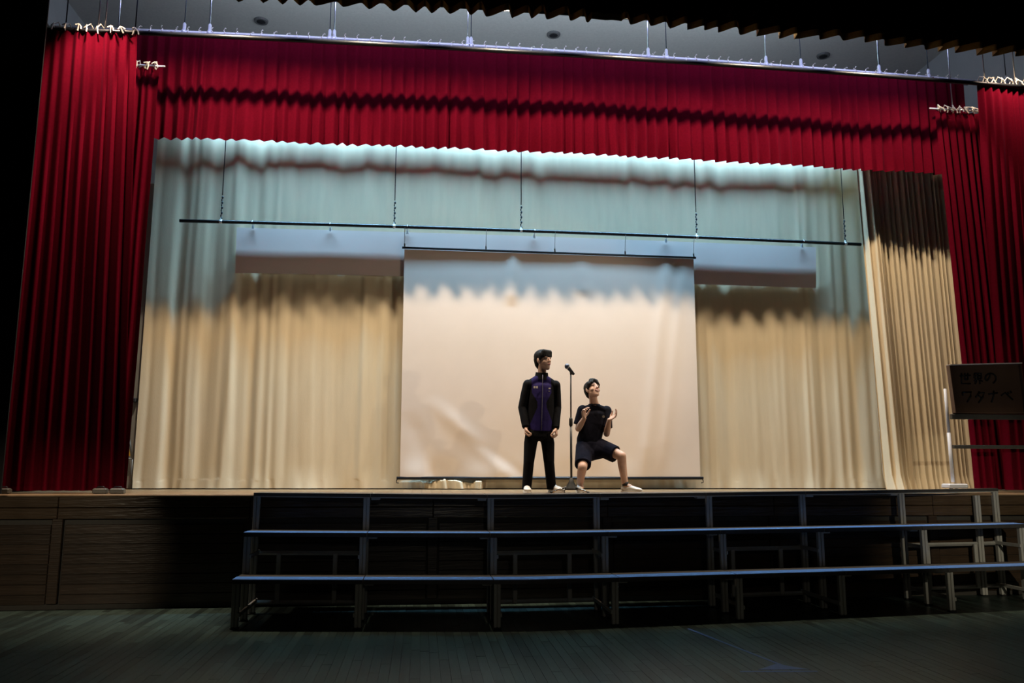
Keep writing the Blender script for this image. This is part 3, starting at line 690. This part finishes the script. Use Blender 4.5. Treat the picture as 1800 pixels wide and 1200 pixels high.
def head_blob(B, c, R, neck, s=1.0, smile=False):
    T = lambda x, y, z: Vector(c) + R @ Vector((x*s, y*s, z*s))
    e = lambda x, y, z, r: (T(x, y, z), tuple(k*s for k in r) if isinstance(r, tuple) else r*s, R)
    B.hull(e(0, -.012, .045, (.073, .090, .083)))
    B.hull(e(0, .02, .0, (.064, .068, .06)), e(0, .055, -.085, (.030, .026, .022)))
    B.hull(e(0, .005, -.03, (.060, .060, .05)), e(0, .05, -.08, (.034, .03, .02)))
    for sx in (-1, 1):
        B.hull(e(sx*.036, .048, -.016, (.028, .028, .026)))
        B.hull(e(sx*.030, .074, .036, (.024, .012, .008)))
        B.hull(e(sx*.076, -.008, .010, (.010, .020, .030)), e(sx*.070, -.004, -.018, (.008, .012, .014)))
    B.hull(e(0, .086, .026, .008), e(0, .104, -.012, (.013, .012, .010))); B.hull(e(0, .092, -.014, (.019, .012, .008)))
    B.hull(e(0, .082, -.046, (.024, .012, .011)))
    B.limb([T(0, -.022, -.04), Vector(neck).lerp(T(0, -.02, -.06), .45), Vector(neck)], [.052, .052, .062])
    return T
def face_parts(root, body, T, R, s=1.0, closed=False, smile=False):
    for sx in (-1, 1):
        if not closed:
            ey = MB().ell(T(sx*.031, .0785, .020), (.0125*s, .006*s, .0055*s), R).build('eye', MT['eyew'], body, True)
            MB().ell(T(sx*.031, .084, .020), (.0062*s, .0026*s, .0056*s), R).build('iris', MT['hair'], body, True)
        MB().tube([T(sx*(.031+.016*k_), .0845-.006*abs(k_), .0165+.004*(k_*k_)*(1 if not closed else -1)+(.007 if not closed else .0)) for k_ in (-1, -.5, 0, .5, 1)], .0024*s, 5).build('eyelash', MT['hair'], body, True)
        MB().tube([T(sx*.014, .0885, .039), T(sx*.032, .088, .044), T(sx*.05, .075, .040)], [.0034*s, .0042*s, .002*s], 6).build('eyebrow', MT['hair'], body, True)
    if smile:
        MB().ell(T(0, .0905, -.046), (.022*s, .006*s, .0075*s), R).build('teeth', MT['teeth'], body, True)
        for dz, cv in ((.009, .5), (-.009, 1)):
            MB().tube([T(.027*k_, .0945-.016*k_*k_, -.046+dz*(1-k_*k_)+.006*k_*k_) for k_ in (-1, -.6, -.2, .2, .6, 1)], .0042*s, 6).build('lip', MT['lips'], body, True)
    else:
        for dz in (.0035, -.004):
            MB().tube([T(.021*k_, .0935-.010*k_*k_, -.047+dz*(1-k_*k_)) for k_ in (-1, -.5, 0, .5, 1)], [.002*s, .0045*s, .005*s, .0045*s, .002*s], 6).build('lip', MT['lips'], body, True)
def hand(B, wrist, d, n, side, curls, spread=0.0, s=1.0, thumb=(.5, .5)):
    """wrist point, direction wrist->knuckles d, palm-facing normal n, side=+1: thumb lies on d x n"""
    d = Vector(d).normalized(); n = Vector(n); n = (n-d*n.dot(d)).normalized(); t = d.cross(n)*side
    k0 = Vector(wrist)+d*.088*s
    Rm = Matrix((t, d, n)).transposed()
    B.hull((Vector(wrist), (.026*s, .02*s, .019*s), Rm), (Vector(wrist)+d*.03*s, (.032*s, .02*s, .016*s), Rm))
    B.hull((Vector(wrist)+d*.022*s, (.032*s, .018*s, .015*s), Rm), (k0-d*.012*s, (.040*s, .014*s, .0125*s), Rm))
    for j, (o_, L_) in enumerate(((.030, .90), (.010, 1.0), (-.010, .94), (-.029, .74))):
        p = k0 + t*o_*s - d*.012*s; ang = 0; cu = curls[j]; sp_ = spread*(1.5-j)*.5
        pts = [p]; dd = (d+t*sp_).normalized()
        for m_, l_ in enumerate((.047, .029, .022)):
            ang += cu*(.9 if m_ == 0 else 1.1)
            p = p + (dd*math.cos(ang)+n*math.sin(ang))*l_*L_*s; pts.append(p)
        B.limb(pts, [.0098*s, .0090*s, .0080*s, .0068*s])
    b0 = Vector(wrist)+d*.025*s+t*.026*s
    b1 = b0 + (t*.7+d*.65+n*thumb[0]*.6).normalized()*.042*s
    b2 = b1 + (t*.25+d*.85+n*thumb[1]).normalized()*.032*s
    b3 = b2 + (t*.0+d*.8+n*thumb[1]*1.3).normalized()*.025*s
    B.limb([b0, b1, b2, b3], [.016*s, .0125*s, .0105*s, .008*s])
def shoe(root, body, ankle, toe_dir, L=.265, sock=False):
    f = Vector((toe_dir[0], toe_dir[1], 0)).normalized(); sd = Vector((-f.y, f.x, 0)); R = Matrix((sd, f, Vector((0, 0, 1)))).transposed()
    heel = Vector((ankle[0], ankle[1], SZ))-f*.055
    P_ = lambda y, z, x=0: heel + f*y + Vector((0, 0, z)) + sd*x
    S_ = Blob()
    S_.hull((P_(.045, .05), (.036, .045, .034), R), (P_(.10, .05), (.039, .05, .032), R))
    S_.hull((P_(.10, .055), (.037, .05, .037), R), (P_(.20, .040), (.046, .05, .024), R))
    S_.hull((P_(.10, .04), (.038, .05, .022), R), (P_(.215, .036, .003), (.043, .048, .022), R))
    S_.hull((P_(.055, .085), (.036, .045, .02), R), (P_(.085, .085), (.034, .045, .014), R))
    sh = S_.build('shoe', MT['shoe'], root, .006, 2)
    m = MB(); n_ = 28; vs = []
    for z in (.002, .024):
        for i in range(n_):
            a = 2*math.pi*i/n_; y = .1325-.1325*math.cos(a); wd = .038+.010*math.sin(min(1, y/.265*1.25)*math.pi*.55)
            vs.append(P_(y*L/.265, z, wd*math.sin(a)))
    m.add(vs, [(i, (i+1) % n_, n_+(i+1) % n_, n_+i) for i in range(n_)] + [tuple(range(n_-1, -1, -1)), tuple(range(n_, 2*n_))])
    m.build('sole', MT['sole'], sh)
    lc = MB()
    for k_ in range(4): lc.tube([P_(.115+.022*k_, .083-.0085*k_, -.018), P_(.12+.022*k_, .093-.009*k_, 0), P_(.115+.022*k_, .083-.0085*k_, .018)], .003, 5)
    lc.build('laces', MT['sole'], sh, True)
    if sock: MB().tube([P_(.06, .08), P_(.055, .125)], [.043, .040], 14).build('sock', MT['sock'], root, True)

# ---- standing boy in tracksuit
D1 = 9.72
J = lambda u, v, dd=0.0: at(u, v, D1+dd)
rt1 = thing('person', 'boy in dark blue tracksuit jacket and black trousers standing upright left of the microphone', 'person', (J(946, 866).x, D1, SZ))
hc1 = J(955, 635.5, -.02); hR1 = frame((.62, -.74, .10), (.02, 0, 1))
neck1 = J(952.5, 664, .02)
sL, sR = J(930, 673, .0), J(974.5, 674.5, .0)
eL, eR = J(919.5, 716, .03), J(978, 716, .03)
wL, wR = J(924.5, 750, -.05), J(976.5, 752, -.06)
hipL, hipR = J(935, 765), J(960, 765)
kL, kR = J(929.5, 812, -.02), J(965, 812, -.02)
aL, aR = J(925.5, 856, .02), J(969.5, 856, .03)
B = Blob()
T1 = head_blob(B, hc1, hR1, neck1, 1.07)
chest = J(952, 690); belly = J(950, 730); pel = J(948, 760)
B.hull((chest, (.15, .095, .10), None), (belly, (.135, .085, .08), None)); B.hull((belly, (.135, .085, .08), None), (pel, (.145, .09, .07), None))
B.hull((sL+Vector((.02, 0, -.03)), .035, None), (sR+Vector((-.02, 0, -.03)), .035, None), (chest, (.12, .08, .06), None)); B.hull((neck1, (.05, .05, .03), None), (chest, (.09, .07, .05), None))
for s_, e_, w_ in ((sL, eL, wL), (sR, eR, wR)): B.limb([s_+Vector((0, 0, -.03)), e_, w_], [.04, .038, .027])
for h_, k_, a_ in ((hipL, kL, aL), (hipR, kR, aR)): B.limb([h_, k_, a_], [.065, .05, .036])
hand(B, wL, (-.05, -.12, -1), (.75, -.15, 0), 1, (1.0, 1.05, 1.1, 1.15), 0, 1.08, (.7, .9))
hand(B, wR, (.12, -.25, -1), (-.8, .25, 0), -1, (1.0, 1.05, 1.1, 1.15), 0, 1.08, (.7, .9))
body1 = B.build('body', MT['skin'], rt1, .0052, 2)
face_parts(rt1, body1, T1, hR1, 1.07)
H = Blob(); e = lambda x, y, z, r: (T1(x, y, z), tuple(q_*1.07 for q_ in r), hR1)
H.hull(e(0, -.018, .068, (.086, .100, .080)))
H.hull(e(0, -.055, .03, (.080, .058, .075)), e(0, -.062, -.02, (.066, .045, .05)))
H.hull(e(0, -.068, -.035, (.05, .03, .045)))
for sx in (-1, 1):
    H.hull(e(sx*.070, .022, .065, (.018, .040, .04)), e(sx*.074, .014, .022, (.010, .016, .02)))
for k_ in (-2, -1, 0, 1, 2):
    H.hull(e(k_*.026, .062, .10, (.026, .028, .03)), e(k_*.030, .080-.007*abs(k_), .054, (.018, .010, .014)))
H.build('hair', MT['hair'], rt1, .006, 2)
# jacket: continuous shell with sleeves, hem and cuffs cut flat
Kt = Blob()
hemc = J(949.5, 756)
Kt.hull((J(952, 681), (.165, .105, .075), None), (J(951, 700), (.165, .118, .07), None))
Kt.hull((J(951, 700), (.165, .118, .07), None), (J(950.5, 735), (.162, .115, .07), None))
Kt.hull((J(950.5, 735), (.162, .115, .07), None), (J(949.5, 760), (.155, .112, .05), None))
Kt.hull((sL+Vector((.02, 0, -.022)), .066, None), (sR+Vector((-.02, 0, -.022)), .066, None), (J(952, 661.5), (.078, .066, .03), None))
Kt.cut(J(949.5, 758), (0, 0, -1))
def jpaint(c, n):
    x = c.x - J(950.5, 700).x; z = c.z - J(950, 700).z     # blue front panel between dark side panels
    wd = .118 if z > .06 else (.118 - (.06-z)*.55 if z > -.08 else .041 + max(0, (-.08-z))*.42)
    return 1 if (n.y < .15 and abs(x) < max(.055, wd)) else 0
jk = Kt.build('jacket', [MT['jblack'], MT['jblue']], rt1, .006, 3, jpaint)
for s_, e_, w_, nm in ((sL, eL, wL, 'sleeve'), (sR, eR, wR, 'sleeve')):
    Sl = Blob(); dirw = (w_-e_).normalized()
    Sl.limb([s_+Vector((math.copysign(-.012, s_.x-chest.x), 0, -.02)), s_.lerp(e_, .5)+Vector((math.copysign(.004, s_.x-chest.x), 0, 0)), e_, w_+dirw*.03], [.064, .066, .062, .046])
    Sl.cut(w_-dirw*.0, dirw)
    sl_ = Sl.build(nm, MT['jblack'], rt1, .006, 3)
    MB().tube([w_-dirw*.03, w_-dirw*.015, w_+dirw*.012], [.043, .047, .040], 16).build('cuff', MT['jblack'], sl_, True)
MB().tube([J(952, 664, .0)+Vector((0, .01, -.02)), J(952.3, 660)+Vector((0, .005, 0)), J(952.5, 654.5)+Vector((0, 0, 0))], [.092, .082, .076], 20, False).build('collar', MT['jblack'], jk, True)
zp = [(952.2, 660, .088), (951.7, 669, .100), (951.2, 690, .122), (950.5, 710, .124), (949.8, 735, .122), (949.2, 757, .118)]
MB().tube([J(u_, v_)+Vector((0, -y_+.002, 0)) for u_, v_, y_ in zp], .005, 6).build('zip', MT['zip'], jk, True)
def patch(name, c, wd, hg, parent, mt, n=(0, -1, 0)):
    return MB().bbox(c, (wd, .006, hg), .001).build(name, mt, parent)
for dx in (-.016, .014): patch('chest_emblem', J(939.5, 682)+Vector((dx, -.115, 0)), .022, .026, jk, MT['mark'])
patch('chest_print', J(963.5, 684)+Vector((0, -.115, 0)), .024, .014, jk, MT['mark']); patch('chest_print', J(963, 689)+Vector((0, -.118, 0)), .018, .012, jk, MT['markdim'])
Tr = Blob()
Tr.hull((J(948.5, 752), (.145, .105, .05), None), (J(948, 768), (.150, .11, .05), None))
crot = J(945.5, 771)
Tr.limb([hipL+Vector((.005, 0, .02)), hipL+Vector((-.015, 0, -.09)), kL+Vector((0, -.0, 0)), aL+Vector((0, -.01, -.03))], [(.086, .095, .09), (.082, .09, .08), (.064, .074, .07), (.057, .066, .05)])
Tr.limb([hipR+Vector((-.005, 0, .02)), hipR+Vector((.02, 0, -.09)), kR, aR+Vector((0, -.01, -.03))], [(.086, .095, .09), (.082, .09, .08), (.064, .074, .07), (.057, .066, .05)])
Tr.cut(aL+Vector((0, 0, -.028)), (0, 0, -1))
tro = Tr.build('trousers', MT['trousers'], rt1, .007, 3)
patch('hip_print', J(967.5, 762)+Vector((0, -.115, 0)), .018, .022, tro, MT['markdim'])
shoe(rt1, body1, aL, (-.05, -1)); shoe(rt1, body1, aR, (.62, -.78))

# ---- crouching boy in T-shirt and shorts
D2 = 9.84
K = lambda u, v, dd=0.0: at(u, v, D2+dd)
rt2 = thing('person', 'boy in dark T-shirt and shorts crouching, both hands raised, face tipped up', 'person', (K(1045, 866).x, D2, SZ))
hc2 = K(1042, 687, -.08); hR2 = frame((.36, -.80, .46), (-.12, .50, .87))
neck2 = K(1044.5, 711, -.02)
sL, sR = K(1024, 721, -.02), K(1066, 722, -.0)
eL, eR = K(1016.5, 753, -.02), K(1066.5, 762, -.06)
wL, wR = K(1027, 735, -.24), K(1071, 738, -.23)
hipL, hipR = K(1027, 784), K(1050, 783)
kL, kR = K(1024, 821, -.30), K(1092.5, 801, -.24)
aL, aR = K(1019.5, 857, -.06), K(1099, 857, -.20)
aL.z = max(aL.z, SZ+.09); aR.z = max(aR.z, SZ+.09)
B = Blob(); T2 = head_blob(B, hc2, hR2, neck2, 1.04)
chest = K(1044, 735); belly = K(1036, 762, .01); pel = K(1036, 783, .02)
B.hull((chest, (.135, .09, .10), None), (belly, (.12, .08, .08), None)); B.hull((belly, (.12, .08, .08), None), (pel, (.14, .09, .07), None))
B.hull((sL+Vector((.015,0,-.01)), .036, None), (sR+Vector((-.015,0,-.01)), .036, None), (chest, (.11, .07, .06), None)); B.hull((neck2, (.05, .05, .03), None), (chest, (.08, .06, .05), None))
for s_, e_, w_ in ((sL, eL, wL), (sR, eR, wR)): B.limb([s_, e_, e_.lerp(w_, .4), w_], [.047, .039, .038, .026])
for h_, k_, a_ in ((hipL, kL, aL), (hipR, kR, aR)):
    dv = (a_-k_); bk_ = Vector((0, .022, 0))
    B.limb([h_, k_, k_+dv*.28+bk_, a_], [.085, .056, .054, .037])
B.hull((aL, .037, None), (aL+Vector((.0, -.1, -.04)), (.03, .05, .02), None)); B.hull((aR, .037, None), (aR+Vector((.09, -.04, -.04)), (.05, .03, .02), None))
hand(B, wL, (-.10, -.1, 1), (.55, -.75, .1), 1, (.55, .62, .7, .75), .25, 1.0, (.55, .55))
hand(B, wR, (.80, -.25, .55), (-.25, -.35, .9), -1, (.42, .46, .5, .55), .35, 1.0, (.8, .5))
body2 = B.build('body', MT['skin'], rt2, .0052, 2)
face_parts(rt2, body2, T2, hR2, 1.04, closed=True, smile=True)
H = Blob(); e = lambda x, y, z, r: (T2(x, y, z), tuple(q_*1.04 for q_ in r), hR2)
H.hull(e(0, -.022, .066, (.085, .096, .076)))
H.hull(e(0, -.055, .03, (.080, .056, .07)), e(0, -.062, -.02, (.064, .042, .05)))
for sx in (-1, 1):
    H.hull(e(sx*.070, .018, .065, (.018, .040, .04)), e(sx*.075, .006, .022, (.010, .018, .02)))
    H.hull(e(sx*.012, .055, .115, (.02, .03, .026)), e(sx*.045, .078, .072, (.014, .010, .014)))       # parted fringe
    H.hull(e(sx*.035, .055, .108, (.026, .03, .026)), e(sx*.066, .058, .058, (.012, .014, .018)))
H.build('hair', MT['hair'], rt2, .006, 2)
Ts = Blob()
Ts.hull((K(1044, 728), (.155, .105, .06), None), (K(1043, 745), (.150, .112, .07), None))
Ts.hull((K(1043, 745), (.150, .112, .07), None), (K(1036, 770, .01), (.158, .12, .07), None))
Ts.hull((K(1036, 770, .01), (.158, .12, .07), None), (K(1034.5, 786, .02), (.150, .125, .04), None))
Ts.hull((sL+Vector((.01, 0, -.01)), .062, None), (sR+Vector((-.01, 0, -.01)), .062, None), (K(1044.5, 713, -.01), (.082, .074, .022), None))
Ts.cut(K(1035, 787), (0, 0, -1))
tee = Ts.build('t_shirt', MT['tee'], rt2, .006, 3)
for s_, e_, f_ in ((sL, eL, .80), (sR, eR, .74)):
    Sl = Blob(); d_ = (e_-s_).normalized(); x = s_.lerp(e_, f_)
    Sl.limb([s_, x+d_*.06], [.066, .074]); Sl.cut(x, d_); Sl.build('sleeve', MT['tee'], tee, .006, 3)
MB().tube([K(1044.5, 712.5, -.02), K(1044.5, 710, -.02)], [.078, .072], 20, False).build('neckband', MT['tee'], tee, True)
c_ = K(1057, 733)+Vector((0, -.122, 0)); MB().tube([c_, c_+Vector((0, -.006, 0))], .016, 14).build('chest_emblem', MT['markdim'], tee)
So = Blob()
So.hull((K(1035.5, 778, .01), (.150, .125, .04), None), (K(1037, 792, .0), (.165, .13, .06), None))
for h_, k_, f_, r0_, r1_ in ((hipL, kL, .84, .105, .098), (hipR, kR, .74, .108, .104)):
    d_ = (k_-h_).normalized(); x = h_.lerp(k_, f_)+Vector((0, 0, -.016))
    Lg = Blob(); Lg.limb([h_+Vector((0, 0, -.005)), x+d_*.12], [r0_, r1_]); Lg.cut(x, d_); So.merge(Lg)
So.hull((K(1038, 796, -.02), .10, None), (hipL.lerp(kL, .4), .092, None)); So.hull((K(1040, 795, -.02), .10, None), (hipR.lerp(kR, .4), .092, None))
sh_ = So.build('shorts', MT['shorts'], rt2, .007, 3)
shoe(rt2, body2, aL, (-.25, -.97), sock=True); shoe(rt2, body2, aR, (.90, -.44), sock=True)
